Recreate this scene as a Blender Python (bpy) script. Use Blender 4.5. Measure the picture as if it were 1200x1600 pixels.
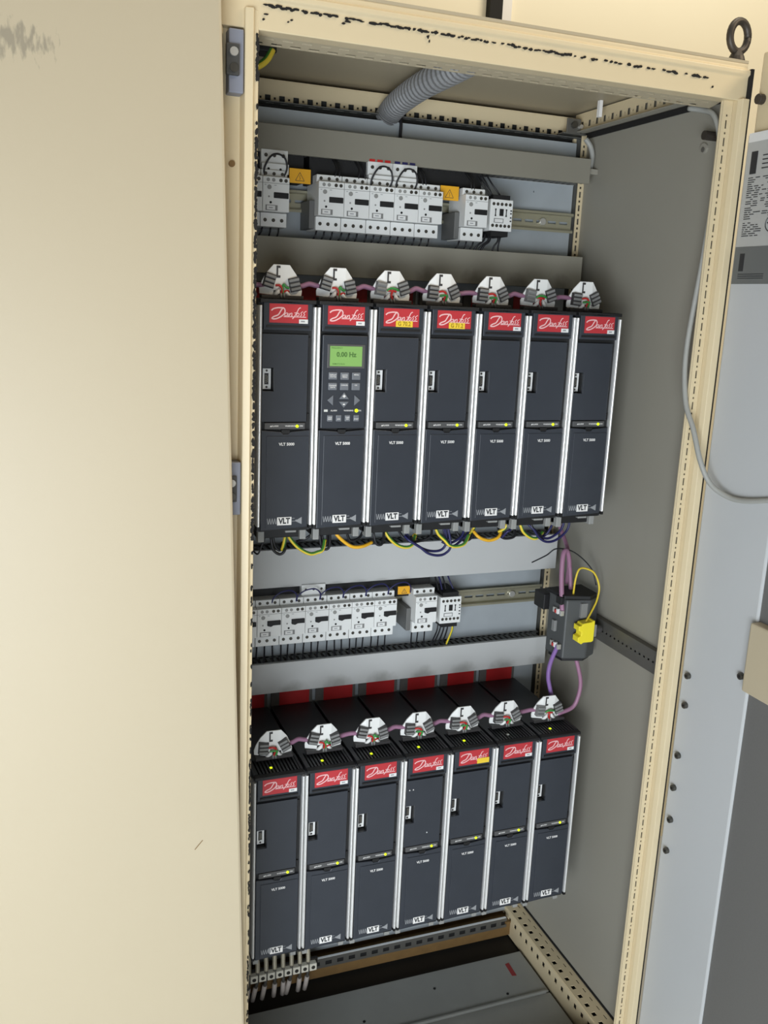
import bpy, math, random
from mathutils import Matrix, Vector
random.seed(7)
for o in list(bpy.data.objects): bpy.data.objects.remove(o)
SC = bpy.context.scene
COL = SC.collection
S = 0.001            # geometry below is written in millimetres
ZO = 1500.0          # height of the reference level (top of the upper drive row) above the floor

# ------------------------------------------------------------------ camera
cd = bpy.data.cameras.new('camera'); cam = bpy.data.objects.new('camera', cd); COL.objects.link(cam)
cd.sensor_fit = 'VERTICAL'; cd.sensor_height = 36.0; cd.lens = 1427.15/1600*36
cd.clip_start = 0.02; cd.clip_end = 60
_r = Matrix.Rotation(-.3672, 4, 'Z') @ Matrix.Rotation(1.3444, 4, 'X') @ Matrix.Rotation(.0437, 4, 'Z')
cam.matrix_world = Matrix.Translation((-.3077, -1.3459, .0128 + ZO*S)) @ _r
SC.camera = cam
# ------------------------------------------------------------------ world, lights, exposure
w = bpy.data.worlds.new('room_light'); SC.world = w; w.use_nodes = True
bg = w.node_tree.nodes['Background']; bg.inputs[0].default_value = (1.0, .90, .74, 1); bg.inputs[1].default_value = .14

def area(name, loc, target, sx, sy, power, color):
    l = bpy.data.lights.new(name, 'AREA'); l.shape = 'RECTANGLE'; l.size = sx; l.size_y = sy; l.energy = power; l.color = color
    o = bpy.data.objects.new(name, l); COL.objects.link(o); o.location = loc
    o.rotation_euler = (Vector(target) - Vector(loc)).to_track_quat('-Z', 'Y').to_euler()
    return o
area('window_daylight', (-.95, -2.15, .78), (.35, 0, .75), 1.4, 1.1, 66, (.86, .93, 1.0))
area('overhead_lamp_and_fill', (2.0, -1.75, 3.35), (-.2, -.2, .9), 1.3, .3, 32, (1.0, .84, .62))
area('overhead_lamp_and_fill', (.9, -.25, 3.45), (.9, .62, 2.0), 1.3, .3, 22, (1.0, .92, .78))  # added fill light, brightens the back wall above the cabinet
SC.view_settings.view_transform = 'Standard'; SC.view_settings.look = 'None'
SC.view_settings.gamma = 1; SC.view_settings.use_curve_mapping = False
SC.view_settings.exposure = 0.0

# ------------------------------------------------------------------ materials
def lin(c):
    return tuple((v/255/12.92 if v/255 <= .04045 else ((v/255+.055)/1.055)**2.4) for v in c)
MATS = {}
def mat(name, rgb, rough=.5, metal=0, var=.06, scale=40, bump=0, bscale=300, emit=None, estr=0, spec=None):
    m = bpy.data.materials.new(name); m.use_nodes = True; nt = m.node_tree; b = nt.nodes['Principled BSDF']
    c = lin(rgb)
    tc = nt.nodes.new('ShaderNodeTexCoord'); nz = nt.nodes.new('ShaderNodeTexNoise')
    nz.inputs['Scale'].default_value = scale; nz.inputs['Detail'].default_value = 4
    nt.links.new(tc.outputs['Object'], nz.inputs['Vector'])
    mx = nt.nodes.new('ShaderNodeMix'); mx.data_type = 'RGBA'
    mx.inputs[6].default_value = tuple(v*(1-var) for v in c)+(1,); mx.inputs[7].default_value = tuple(min(1, v*(1+var)) for v in c)+(1,)
    nt.links.new(nz.outputs['Fac'], mx.inputs[0]); nt.links.new(mx.outputs[2], b.inputs['Base Color'])
    b.inputs['Roughness'].default_value = rough; b.inputs['Metallic'].default_value = metal
    if spec is not None: b.inputs['Specular IOR Level'].default_value = spec
    if bump:
        n2 = nt.nodes.new('ShaderNodeTexNoise'); n2.inputs['Scale'].default_value = bscale
        nt.links.new(tc.outputs['Object'], n2.inputs['Vector'])
        bp = nt.nodes.new('ShaderNodeBump'); bp.inputs['Strength'].default_value = bump; bp.inputs['Distance'].default_value = .001
        nt.links.new(n2.outputs['Fac'], bp.inputs['Height']); nt.links.new(bp.outputs['Normal'], b.inputs['Normal'])
    if emit:
        b.inputs['Emission Color'].default_value = lin(emit)+(1,); b.inputs['Emission Strength'].default_value = estr
    MATS[name] = m
    return m
mat('beige', (216, 199, 163), .42, var=.05, scale=6, bump=.08, bscale=500)
mat('beige_door', (186, 173, 146), .45, var=.03, scale=2.5, bump=.05, bscale=350)
mat('wall_paint', (246, 238, 212), .8, var=.03, scale=2, bump=.15, bscale=60)
mat('floor_grey', (196, 200, 202), .35, var=.06, scale=3)
mat('panel_grey', (150, 146, 134), .5, var=.04, scale=5)
mat('roof_inside', (176, 164, 138), .5, var=.06, scale=5)
mat('galvanised', (180, 187, 191), .42, metal=.3, var=.07, scale=30)
mat('rail_steel', (188, 184, 160), .35, metal=.7, var=.06, scale=50)
mat('dark_steel', (112, 110, 104), .45, metal=.5, var=.1, scale=40)
mat('drive_black', (48, 50, 54), .42, var=.12, scale=60, bump=.1, bscale=1500)
mat('drive_cover', (54, 58, 65), .36, var=.12, scale=25, bump=.12, bscale=1600)
mat('deep_black', (22, 22, 23), .6, var=.1)
mat('aluminium', (240, 240, 238), .32, metal=.55, var=.02, scale=80)
mat('brand_red', (190, 54, 60), .42, var=.05, scale=60)
mat('flange_red', (176, 32, 34), .5, var=.12, scale=60)
mat('flange_grey', (96, 92, 88), .6, var=.25, scale=90)
mat('print_white', (236, 234, 230), .5, var=.02)
mat('print_pale', (235, 190, 190), .5, var=.02)
mat('print_grey', (150, 152, 154), .5, var=.03)
mat('print_dark', (40, 42, 46), .5, var=.03)
mat('sticker_yellow', (240, 205, 60), .5, var=.04)
mat('sticker_ink', (150, 120, 20), .5, var=.04)
mat('sticker_white', (232, 232, 230), .5, var=.03)
mat('key_grey', (112, 116, 122), .45, var=.05)
mat('bezel_grey', (84, 84, 84), .45, var=.05)
mat('lcd', (120, 160, 90), .25, var=.04, emit=(140, 185, 105), estr=.28)
mat('lcd_ink', (82, 118, 62), .3, var=.03, emit=(90, 130, 70), estr=.1)
mat('led_green', (190, 220, 30), .3, emit=(200, 235, 20), estr=1.6)
mat('led_off', (214, 216, 210), .4)
mat('connector_plate', (240, 240, 236), .4, var=.03, bump=.05)
mat('clamp_grey', (132, 132, 130), .45, var=.08, scale=90)
mat('clamp_dark', (62, 60, 60), .5)
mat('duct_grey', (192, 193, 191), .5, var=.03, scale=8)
mat('duct_top', (136, 132, 119), .6, var=.05, scale=8)  # darker, browner grey than the lower ducts, used on the top duct
mat('duct_slots', (92, 92, 88), .55, var=.05)
mat('module_grey', (234, 235, 232), .45, var=.03, scale=30)
mat('module_grey_dim', (150, 150, 146), .5, var=.03, scale=30)
mat('adapter_grey', (104, 104, 102), .5, var=.05)
mat('screw', (92, 90, 84), .35, metal=.7, var=.2, scale=200)
mat('screw_bright', (205, 203, 196), .3, metal=.6)
mat('hole', (20, 19, 18), .8)
mat('wire_black', (26, 26, 30), .45)
mat('wire_blue', (34, 34, 84), .45)
mat('wire_green', (74, 132, 52), .45)
mat('wire_yellow', (228, 200, 60), .45)
mat('wire_orange', (236, 178, 40), .45)
mat('wire_red', (196, 40, 36), .45)
mat('wire_leafgreen', (60, 150, 70), .45)
mat('bus_purple', (160, 116, 142), .45, var=.04)
mat('bus_violet', (136, 102, 164), .45, var=.04)
mat('conduit_grey', (124, 124, 124), .5, var=.05)
mat('cable_grey', (158, 158, 152), .5)
mat('warn_orange', (240, 176, 38), .5, var=.04)
mat('plug_yellow', (244, 226, 50), .45, var=.03)
mat('box_dark', (74, 76, 76), .5, var=.06, scale=40)
mat('gasket', (26, 24, 22), .9, var=.3, scale=120)
mat('rust', (120, 92, 52), .7, var=.2, scale=60)
mat('iron', (78, 72, 66), .5, metal=.6, var=.15, scale=60)
mat('hinge_grey', (124, 128, 140), .5, var=.05)
mat('hinge_dark', (58, 58, 56), .6, var=.1)
mat('door_white', (190, 192, 192), .4, var=.03, scale=3)
mat('door_dark', (104, 103, 100), .55, var=.1, scale=400)
mat('paper', (178, 178, 174), .6, var=.03)
mat('paper_dark', (104, 106, 104), .6, var=.05)
mat('paper_white', (222, 222, 220), .6, var=.02)
mat('floor_plate', (150, 151, 146), .55, var=.12, scale=14)
mat('floor_black', (38, 34, 28), .7, var=.2, scale=20)
mat('red_mark', (150, 48, 50), .6)
mat('braid', (190, 182, 160), .5, metal=.3, var=.3, scale=500)
mat('sleeve', (186, 176, 168), .5, var=.1, scale=200)
mat('terminal_beige', (236, 231, 214), .5, var=.04)
mat('scuff', (150, 145, 135), .7, var=.2, scale=90)

def stained(name, base, stain, zc, zr, x0, xr, pitch=.09, amt=.6):
    """duct grey with soot smudges left by the warm air that rises between the drive connectors"""
    m = MATS[base].copy(); m.name = name; nt = m.node_tree; b = nt.nodes['Principled BSDF']
    src = b.inputs['Base Color'].links[0].from_socket
    N = lambda t: nt.nodes.new(t)
    tc = N('ShaderNodeTexCoord'); sp = N('ShaderNodeSeparateXYZ'); nt.links.new(tc.outputs['Object'], sp.inputs[0])
    def M(op, a, bb=None):
        n = N('ShaderNodeMath'); n.operation = op
        for i, v in enumerate((a, bb)):
            if v is None: continue
            if isinstance(v, (int, float)): n.inputs[i].default_value = v
            else: nt.links.new(v, n.inputs[i])
        return n.outputs[0]
    xm = M('FLOORED_MODULO', M('SUBTRACT', sp.outputs[0], x0 - pitch/2), pitch)
    fx = M('DIVIDE', M('SUBTRACT', xm, pitch/2), xr)
    fz = M('DIVIDE', M('SUBTRACT', sp.outputs[2], zc), zr)
    r = M('SQRT', M('ADD', M('MULTIPLY', fx, fx), M('MULTIPLY', fz, fz)))
    nz = N('ShaderNodeTexNoise'); nz.inputs['Scale'].default_value = 55; nt.links.new(tc.outputs['Object'], nz.inputs['Vector'])
    r = M('ADD', r, M('MULTIPLY', M('SUBTRACT', nz.outputs['Fac'], .5), .9))
    rp = N('ShaderNodeMapRange'); rp.inputs[1].default_value = .35; rp.inputs[2].default_value = 1.15; rp.inputs[3].default_value = amt; rp.inputs[4].default_value = 0
    nt.links.new(r, rp.inputs[0])
    mx = N('ShaderNodeMix'); mx.data_type = 'RGBA'; nt.links.new(rp.outputs[0], mx.inputs[0]); nt.links.new(src, mx.inputs[6])
    mx.inputs[7].default_value = lin(stain)+(1,); nt.links.new(mx.outputs[2], b.inputs['Base Color'])
    MATS[name] = m

# ------------------------------------------------------------------ mesh helpers
ORI = {}
def catmull(p, n=8):
    if len(p) < 3: return [Vector(q) for q in p]
    P = [Vector(q) for q in p]; P = [P[0]*2-P[1]] + P + [P[-1]*2-P[-2]]; out = []
    for i in range(1, len(P)-2):
        a, b, c, d = P[i-1:i+3]
        for k in range(n):
            t = k/n
            out.append(.5*((2*b) + (c-a)*t + (2*a-5*b+4*c-d)*t*t + (3*b-a-3*c+d)*t**3))
    out.append(P[-2]); return out
_TXT = {}
def text_mesh(s, bold):
    k = (s, bold)
    if k not in _TXT:
        c = bpy.data.curves.new('t', 'FONT'); c.body = s; c.align_x = 'CENTER'; c.align_y = 'CENTER'; c.resolution_u = 2
        c.offset = bold
        o = bpy.data.objects.new('t', c); COL.objects.link(o); bpy.context.view_layer.update()
        me = bpy.data.meshes.new_from_object(o.evaluated_get(bpy.context.evaluated_depsgraph_get()))
        _TXT[k] = ([tuple(v.co) for v in me.vertices], [tuple(p.vertices) for p in me.polygons])
        bpy.data.objects.remove(o); bpy.data.curves.remove(c); bpy.data.meshes.remove(me)
    return _TXT[k]

class MB:
    def __init__(s, o=None):
        s.v = []; s.f = []; s.m = []; s.mi = 0
        s.o = Vector(ORI.get(o.name, (0, 0, 0))) if o else Vector((0, 0, 0))
    def add(s, vs, fs):
        n = len(s.v); s.v += [tuple(v) for v in vs]
        for f in fs: s.f.append(tuple(i+n for i in f)); s.m.append(s.mi)
        return s
    def box(s, x0, x1, y0, y1, z0, z1, rot=None, c=None):
        vs = [(x, y, z) for x in (x0, x1) for y in (y0, y1) for z in (z0, z1)]
        if rot:
            c = Vector(c or ((x0+x1)/2, (y0+y1)/2, (z0+z1)/2)); vs = [c + rot @ (Vector(v)-c) for v in vs]
        return s.add(vs, [(0, 1, 3, 2), (4, 6, 7, 5), (0, 4, 5, 1), (2, 3, 7, 6), (0, 2, 6, 4), (1, 5, 7, 3)])
    def prism(s, poly, ax, a0, a1):
        f = {'y': lambda u, v, a: (u, a, v), 'x': lambda u, v, a: (a, u, v), 'z': lambda u, v, a: (u, v, a)}[ax]
        n = len(poly); vs = [f(u, v, a0) for u, v in poly] + [f(u, v, a1) for u, v in poly]
        fs = [tuple(range(n)), tuple(range(2*n-1, n-1, -1))] + [(i, (i+1) % n, n+(i+1) % n, n+i) for i in range(n)]
        return s.add(vs, fs)
    def tube(s, pts, r, n=8, two=False):
        P = [Vector(p) for p in pts]; m = len(P); vs = []; up = None
        for i in range(m):
            t = (P[min(i+1, m-1)]-P[max(i-1, 0)])
            t = t.normalized() if t.length > 1e-9 else Vector((0, 0, 1))
            if up is None: up = Vector((0, 1, 0)) if abs(t.y) < .9 else Vector((1, 0, 0))
            u = t.cross(up)
            u = u.normalized() if u.length > 1e-6 else t.orthogonal().normalized()
            w_ = u.cross(t).normalized(); up = w_
            rr = r[i] if isinstance(r, (list, tuple)) else r
            vs += [P[i] + rr*(math.cos(2*math.pi*k/n)*u + math.sin(2*math.pi*k/n)*w_) for k in range(n)]
        b = len(s.v); s.v += [tuple(v) for v in vs]
        for i in range(m-1):
            for k in range(n):
                s.f.append((b+i*n+k, b+i*n+(k+1) % n, b+(i+1)*n+(k+1) % n, b+(i+1)*n+k))
                s.m.append((1 if (k+n//4) % n < n//2 else 0) if two else s.mi)
        s.f.append(tuple(b+k for k in range(n-1, -1, -1))); s.m.append(s.mi)
        s.f.append(tuple(b+(m-1)*n+k for k in range(n))); s.m.append(s.mi)
        return s
    def disc(s, x, z, y0, y1, r, n=12):      # short cylinder along y
        return s.prism([(x+r*math.cos(2*math.pi*k/n), z+r*math.sin(2*math.pi*k/n)) for k in range(n)], 'y', y0, y1)
    def text(s, t, size, x, y, z, bold=.0, sx=1.0):
        vs, fs = text_mesh(t, bold)
        return s.add([(x+v[0]*size*sx, y, z+v[1]*size) for v in vs], fs)
    def ribbon(s, pts, wd, y, smooth=6):
        P = [Vector((p[0], 0, p[1])) for p in pts]
        if smooth: P = catmull(P, smooth)
        m = len(P); vs = []
        for i, p in enumerate(P):
            t = (P[min(i+1, m-1)]-P[max(i-1, 0)]); t = t.normalized() if t.length > 1e-9 else Vector((1, 0, 0))
            q = Vector((-t.z, 0, t.x))*(wd/2 if not isinstance(wd, (tuple, list)) else (wd[0]+(wd[1]-wd[0])*i/(m-1))/2)
            vs += [(p.x-q.x, y-i*.0005, p.z-q.z), (p.x+q.x, y-i*.0005, p.z+q.z)]
        return s.add(vs, [(2*i, 2*i+2, 2*i+3, 2*i+1) for i in range(m-1)])
    def perf(s, fn, u0, u1, v0, v1, holes, th):
        """plate with real rectangular holes; fn(u,v,w) maps to space, w runs over the thickness"""
        rnd = lambda q: round(q, 3)
        us = sorted({rnd(q) for h in holes for q in (h[0]-h[2]/2, h[0]+h[2]/2)} | {rnd(u0), rnd(u1)})
        vs = sorted({rnd(q) for h in holes for q in (h[1]-h[3]/2, h[1]+h[3]/2)} | {rnd(v0), rnd(v1)})
        nu, nv = len(us)-1, len(vs)-1; solid = {}
        import bisect
        for i in range(nu):
            for j in range(nv): solid[i, j] = True
        for h in holes:
            i0 = us.index(rnd(h[0]-h[2]/2)); i1 = us.index(rnd(h[0]+h[2]/2)); j0 = vs.index(rnd(h[1]-h[3]/2)); j1 = vs.index(rnd(h[1]+h[3]/2))
            for i in range(i0, i1):
                for j in range(j0, j1): solid[i, j] = False
        idx = {}
        def V(i, j, k):
            if (i, j, k) not in idx:
                idx[i, j, k] = len(s.v); s.v.append(tuple(fn(us[i], vs[j], th*k)))
            return idx[i, j, k]
        def F(*q): s.f.append(q); s.m.append(s.mi)
        for (i, j), ok in solid.items():
            if not ok: continue
            F(V(i, j, 0), V(i+1, j, 0), V(i+1, j+1, 0), V(i, j+1, 0)); F(V(i, j, 1), V(i, j+1, 1), V(i+1, j+1, 1), V(i+1, j, 1))
            for (di, dj, a, b_) in ((-1, 0, (0, 0), (0, 1)), (1, 0, (1, 1), (1, 0)), (0, -1, (1, 0), (0, 0)), (0, 1, (0, 1), (1, 1))):
                if not solid.get((i+di, j+dj), False):
                    F(V(i+a[0], j+a[1], 0), V(i+b_[0], j+b_[1], 0), V(i+b_[0], j+b_[1], 1), V(i+a[0], j+a[1], 1))
        return s
    def build(s, name, material, parent=None, bevel=0, smooth=False, flat=False):
        me = bpy.data.meshes.new(name)
        me.from_pydata([((v[0]-s.o.x)*S, (v[1]-s.o.y)*S, (v[2]-s.o.z)*S) for v in s.v], [], s.f)
        if not flat:
            import bmesh
            b = bmesh.new(); b.from_mesh(me); bmesh.ops.recalc_face_normals(b, faces=b.faces); b.to_mesh(me); b.free()
        for mm in (material if isinstance(material, (list, tuple)) else [material]): me.materials.append(MATS[mm])
        for p, k in zip(me.polygons, s.m): p.material_index = k; p.use_smooth = smooth
        o = bpy.data.objects.new(name, me); COL.objects.link(o)
        if bevel:
            bv = o.modifiers.new('bevel', 'BEVEL'); bv.width = bevel*S; bv.segments = 2; bv.limit_method = 'ANGLE'; bv.angle_limit = .7
        if parent: o.parent = parent
        return o
def tag(o, label, cat, group=None, kind=None):
    if label: o['label'] = label
    if cat: o['category'] = cat
    if group: o['group'] = group
    if kind: o['kind'] = kind
    return o
def thing(name, label, cat, loc, group=None):
    o = bpy.data.objects.new(name, None); COL.objects.link(o); o.empty_display_size = .02
    o.location = (loc[0]*S, loc[1]*S, (loc[2]+ZO)*S); ORI[o.name] = loc
    return tag(o, label, cat, group)
def solo(mb, name, material, label, cat, loc, group=None, kind=None, **k):
    mb.o = Vector(loc); o = mb.build(name, material, None, **k); o.location = (loc[0]*S, loc[1]*S, (loc[2]+ZO)*S)
    return tag(o, label, cat, group, kind)
def copy_tree(o, parent=None):
    c = o.copy(); COL.objects.link(c); c.parent = parent
    for ch in list(o.children): copy_tree(ch, c)
    return c
def put(o, loc): o.location = (loc[0]*S, loc[1]*S, (loc[2]+ZO)*S)
ORD = ['first', 'second', 'third', 'fourth', 'fifth', 'sixth', 'seventh', 'eighth']
RY = lambda deg: Matrix.Rotation(math.radians(deg), 3, 'Y')

# ------------------------------------------------------------------ the room
solo(MB().box(-3500, 3500, -5000, 620, -1560, -1500), 'floor', 'floor_grey', None, None, (0, 0, -1500), kind='structure')
solo(MB().box(-3500, 3500, 620, 700, -1500, 1500), 'wall_back', 'wall_paint', None, None, (0, 620, -1500), kind='structure')
pp = thing('wall_trunking', 'narrow black cable trunking running up the pale wall above cabinet', 'trunking', (650, 612, 330))
MB(pp).box(634, 664, 600, 620, 330, 1500).build('trunking_body', 'hole', pp)
MB(pp).box(664, 690, 608, 620, 330, 1500).build('trunking_cover', 'print_white', pp)

# ------------------------------------------------------------------ the cabinet
XL, XR, YF, YR, ZT, ZB = -98, 705, -150, 350, 385, -1400
cab = thing('electrical_cabinet', 'tall beige steel switchgear cabinet standing open, full of black drives', 'cabinet', (300, 100, -1500))
P_ = lambda: MB(cab)
P_().box(XL+10, XR-10, YF+20, YR, -1500, ZB).build('plinth', 'dark_steel', cab)
P_().box(XL, XR, YF+4, YR, ZT-4, ZT).build('roof_panel', 'roof_inside', cab)
P_().box(XL, XR, YR-3, YR, ZB, ZT-4).build('rear_panel', 'panel_grey', cab)
P_().box(XR-8, XR-5, YF+16, YR-3, ZB, ZT-4).build('side_panel', 'panel_grey', cab)
P_().box(XL+2, XL+5, YF+20, YR-3, ZB, ZT-4).build('side_panel', 'panel_grey', cab)
# front top beam: folded profile with a drip edge, plus the slotted flange behind it
prof = [(-150, 328), (-150, 361), (-154, 364), (-154, 370), (-146, 374), (-146, 380), (-140, 387), (-118, 387), (-118, 383), (-136, 383), (-136, 334), (-126, 334), (-126, 328)]
P_().prism([(y, z) for y, z in prof], 'x', XL, XR).build('top_beam', 'beige', cab, bevel=1.2)
hs = [(x, -104, 14, 6) for x in range(-30, 670, 25)] + [(x+12, -117, 14, 3) for x in range(-30, 660, 25)]
P_().perf(lambda u, v, t: (u, v, 329.5-(v+126)*.2+t), -60, 680, -126, -99, hs, 1.5).build('slotted_flange', 'roof_inside', cab)
# rear top beam
hs = [(x, 343, 10, 10) for x in range(-45, 690, 25)] + [(x+12.5, 343, 3.5, 3.5) for x in range(-45, 675, 25)]
P_().perf(lambda u, v, t: (u, 300+t, v), -80, 697, 333, 371, hs, 1.5).build('perforated_beam', 'beige', cab)
P_().perf(lambda u, v, t: (u, v, 332+t), -80, 697, 272, 300, [(x, 284, 14, 4) for x in range(-45, 690, 25)], 1.5).build('slotted_flange', 'duct_slots', cab)
P_().box(-80, 697, 301, 330, 371, 373).build('beam_top', 'beige', cab)
P_().box(-80, 697, 326, 328, 333, 371).build('beam_back', 'duct_slots', cab)
# right top beam, along the side panel
hs = [(y, 357, 9, 11) for y in range(-75, 296, 25)] + [(y+12.5, 357, 3.5, 3.5) for y in range(-75, 280, 25)]
P_().perf(lambda u, v, t: (686+t, u, v), -118, 299, 342, 378, hs, 1.5).build('perforated_beam', 'beige', cab)
P_().box(668, 686, -118, 272, 340, 341.5).build('beam_flange', 'panel_grey', cab)
P_().box(694.5, 697, -118, 299, 332, 342).build('beam_seal', 'gasket', cab)
br = P_().box(640, 690, 262, 288, 336, 339).box(646, 676, 262, 265, 338, 364)
br.build('corner_bracket', 'dark_steel', cab, bevel=1)
P_().disc(660, 352, 256, 262, 6).build('bracket_bolt', 'screw', cab)
P_().disc(674, 350, 256, 262, 4).build('bracket_bolt', 'screw_bright', cab)
# front right post
P_().prism([(705, -158), (693, -158), (690, -150), (690, -138), (672, -138), (672, -134), (694, -134), (697, -146), (705, -146)], 'z', ZB, 330).build('front_post', 'beige', cab, bevel=1)
hs = []
for i, z in enumerate(range(-1380, 315, 25)):
    hs += [(681, z, 3, 12)] if i % 1 == 0 else []
    hs += [(681, z+12.5, 3, 3)]
P_().perf(lambda u, v, t: (u, -140.5+t, v), 672.5, 689.5, ZB+5, 328, hs, 1.6).build('post_perforation', 'beige', cab)
P_().box(673, 689.5, -138.6, -138.2, ZB+5, 328).build('post_back', 'hole', cab)
P_().box(704, 709, -156, -146, ZB, 372).build('door_gap_shade', 'gasket', cab)  # black strip standing in for the shaded gap between post and door
# front left post with channel, bright ridge and worn seal
P_().prism([(-98, -150), (-86, -152), (-81, -146), (-80, -136), (-58, -136), (-56, -156), (-46, -158), (-44, -151), (-38, -150), (-38, -128), (-42, -128), (-42, -132), (-98, -132)], 'z', ZB, 350).build('front_post', 'beige', cab, bevel=1)
P_().disc(-68, 173, -139, -135, 4).build('post_hole', 'rust', cab)
g = P_()
def crumb(cx, cz, wx, wz, y, vertical):
    n = random.randint(6, 9); poly = []
    for k in range(n):
        a = 2*math.pi*k/n; r = random.uniform(.6, 1.1)
        poly.append((cx+wx*r*math.cos(a), cz+wz*r*math.sin(a)))
    g.prism(poly, 'y', y-random.uniform(.6, 1.5), y+.3)
z = 322
while z > -1290:
    dens = .92 if z > 120 else (.8 if z > -120 else (.55 if z > -330 else (.3 if z > -650 else .62)))
    if 215 < z < 262 or 262 < z < 275 and random.random() < .5: dens = .25
    if random.random() < dens:
        k = 1.0 if z > -330 else .55
        crumb(-40.0+random.uniform(-.6, .8), z, random.uniform(1.6, 2.9)*k, random.uniform(2.5, 5), -151, True)
        if z < -330 and random.random() < .5: crumb(-38.8, z+2, .9, 1.6, -150, True)
    z -= random.uniform(2.6, 4.2) if z > -330 else random.uniform(4, 6)
x = -30
while x < 640:
    dens = .85 if x < 210 else (.6 if 210 < x < 480 else .25)
    if 95 < x < 103: dens = .2
    if random.random() < dens: crumb(x, 356+random.uniform(-1, 1)-(x+30)*.006, random.uniform(2.5, 5.5), random.uniform(1.0, 2.4), -151, False)
    x += random.uniform(3, 5.5)
for cx, cz, a, b_ in ((-2, 341, 1.5, 1), (2, 344, 2, 1.2), (-30, 346, 3, 1), (-33, 340, 2, 1.5), (74, 352, 5, 1.6), (69, 349, 3, 1.4), (184, 349, 2, 2.5), (186, 344, 1, 2), (640, 341, 2, 2)):
    crumb(cx, cz, a, b_, -151, False)
tag(g.build('gasket_residue', 'gasket', cab), None, None, kind='stuff')
# rear right post
hs = []
for z in range(-1370, 330, 25): hs += [(690.5, z, 4, 11), (690.5, z+12.5, 4, 4)]
P_().perf(lambda u, v, t: (u, 268+t, v), 684, 697, ZB+10, 338, hs, 1.5).build('rear_post', 'beige', cab)
P_().box(677, 683, 285, 290, ZB+10, 338).build('post_lip', 'beige', cab)
P_().box(683, 697, 284, 288, ZB+10, 338).build('post_back', 'duct_slots', cab)
# mounting plate
hs = [(640, 262, 8, 8), (590, 228, 2, 3)]
P_().perf(lambda u, v, t: (u, 270+t, v), -70, 675, -1345, 322, hs, 2.5).build('mounting_plate', 'galvanised', cab)
P_().box(-70, 675, 290, 293, -1300, 300).build('plate_backing', 'hole', cab)
# bottom of the cabinet
P_().box(-90, 697, 240, 300, -1388, -1354).build('bottom_beam', 'rust', cab, bevel=1)
hs = [(x, -1351, 14, 9) for x in range(-40, 640, 26)]
P_().box(-70, 640, 238.5, 239.5, -1361, -1339).build('strip_slot_shade', 'hole', cab)  # black sheet standing in for the shade inside the slots
P_().perf(lambda u, v, t: (u, 236+t, v), -70, 640, -1362, -1338, hs, 1.5).build('slotted_strip', 'dark_steel', cab)
P_().box(-70, 640, 235, 239, -1338, -1336).build('strip_lip', 'aluminium', cab)
hs = [(y, 660+9, 8, 7) for y in range(-130, 280, 25)]
P_().perf(lambda u, v, t: (v, u, -1334+t), -140, 285, 656, 696, [(y, 667, 10, 9) for y in range(-130, 280, 25)] + [(y+12, 684, 12, 2.5) for y in range(-130, 262, 25)], 1.5).build('bottom_rail', 'beige', cab)
P_().perf(lambda u, v, t: (655+t, u, v), -140, 285, -1392, -1334, [(y+8, -1352, 10, 11) for y in range(-140, 270, 25)], 1.5).build('bottom_rail', 'beige', cab)
P_().box(659, 697, -140, 285, -1394, -1345).build('rail_core', 'floor_black', cab)
P_().box(693, 697, -140, 285, -1334, -1330).build('side_seal', 'gasket', cab)
P_().box(-95, 697, -150, -118, -1400, -1330).build('bottom_beam', 'beige', cab, bevel=1)
P_().box(-95, 655, -118, 340, -1400, -1396).build('base_panel', 'floor_black', cab)
for y0, y1 in ((52, 178), (-118, 48)):
    P_().box(-90, 648, y0, y1, -1388, -1382).build('floor_plate', 'floor_plate', cab, bevel=1.5)
P_().box(-90, 640, 48, 53, -1386, -1377).build('plate_flange', 'floor_plate', cab, bevel=1)
P_().prism([(596, 150), (606, 152), (604, 112), (594, 114)], 'z', -1382, -1381.6).build('paint_mark', 'red_mark', cab)
P_().prism([(95, 22), (112, 24), (108, 4), (92, 2)], 'z', -1382, -1381.6).build('paint_mark', 'red_mark', cab)
for bx, by in ((200, 30), (250, 90), (420, 130), (330, 20), (560, 70)):
    P_().prism([(bx+3*math.cos(k), by+3*math.sin(k)) for k in range(6)], 'z', -1382, -1381).build('plate_screw', 'hole', cab)
for n in range(2):   # hinge blocks in the left channel
    zc = (288, -240)[n]; h = 36
    hb = P_().box(-76, -58, -158, -136, zc-h, zc+h).build('hinge_block', 'hinge_grey', cab, bevel=1.5)
    MB(cab).box(-80, -64, -163, -156, zc-h*.47, zc+h*.5).build('hinge_insert', 'hinge_dark', hb, bevel=1)
    for q in (.2, -.2):
        b2 = P_(); b2.disc(-71, zc+h*q*1.25, -165, -162, 5.2); b2.build('hinge_screw', 'screw_bright' if q > 0 else 'screw', hb)
# small fittings on the side panel
def xdisc(m, x0, x1, y, z, r, n=12): return m.prism([(y+r*math.cos(2*math.pi*k/n), z+r*math.sin(2*math.pi*k/n)) for k in range(n)], 'x', x0, x1)
xdisc(P_(), 672, 697, -104, 284, 7).build('side_bolt', 'iron', cab)
xdisc(P_(), 693, 697, -79, 270, 8).build('side_grommet', 'panel_grey', cab)
xdisc(P_(), 692, 697, -79, 268, 4).build('grommet_hole', 'dark_steel', cab)
P_().box(680, 697, 222, 250, 262, 272).build('cable_clip', 'panel_grey', cab, bevel=1)
P_().tube(catmull([(672, 235, 325), (682, 232, 312), (690, 236, 296), (690, 240, 270)]), 5).build('vent_hose', 'cable_grey', cab, smooth=True)
P_().box(655, 661, 170, 178, 352, 380).build('roof_tab', 'print_white', cab)

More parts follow.
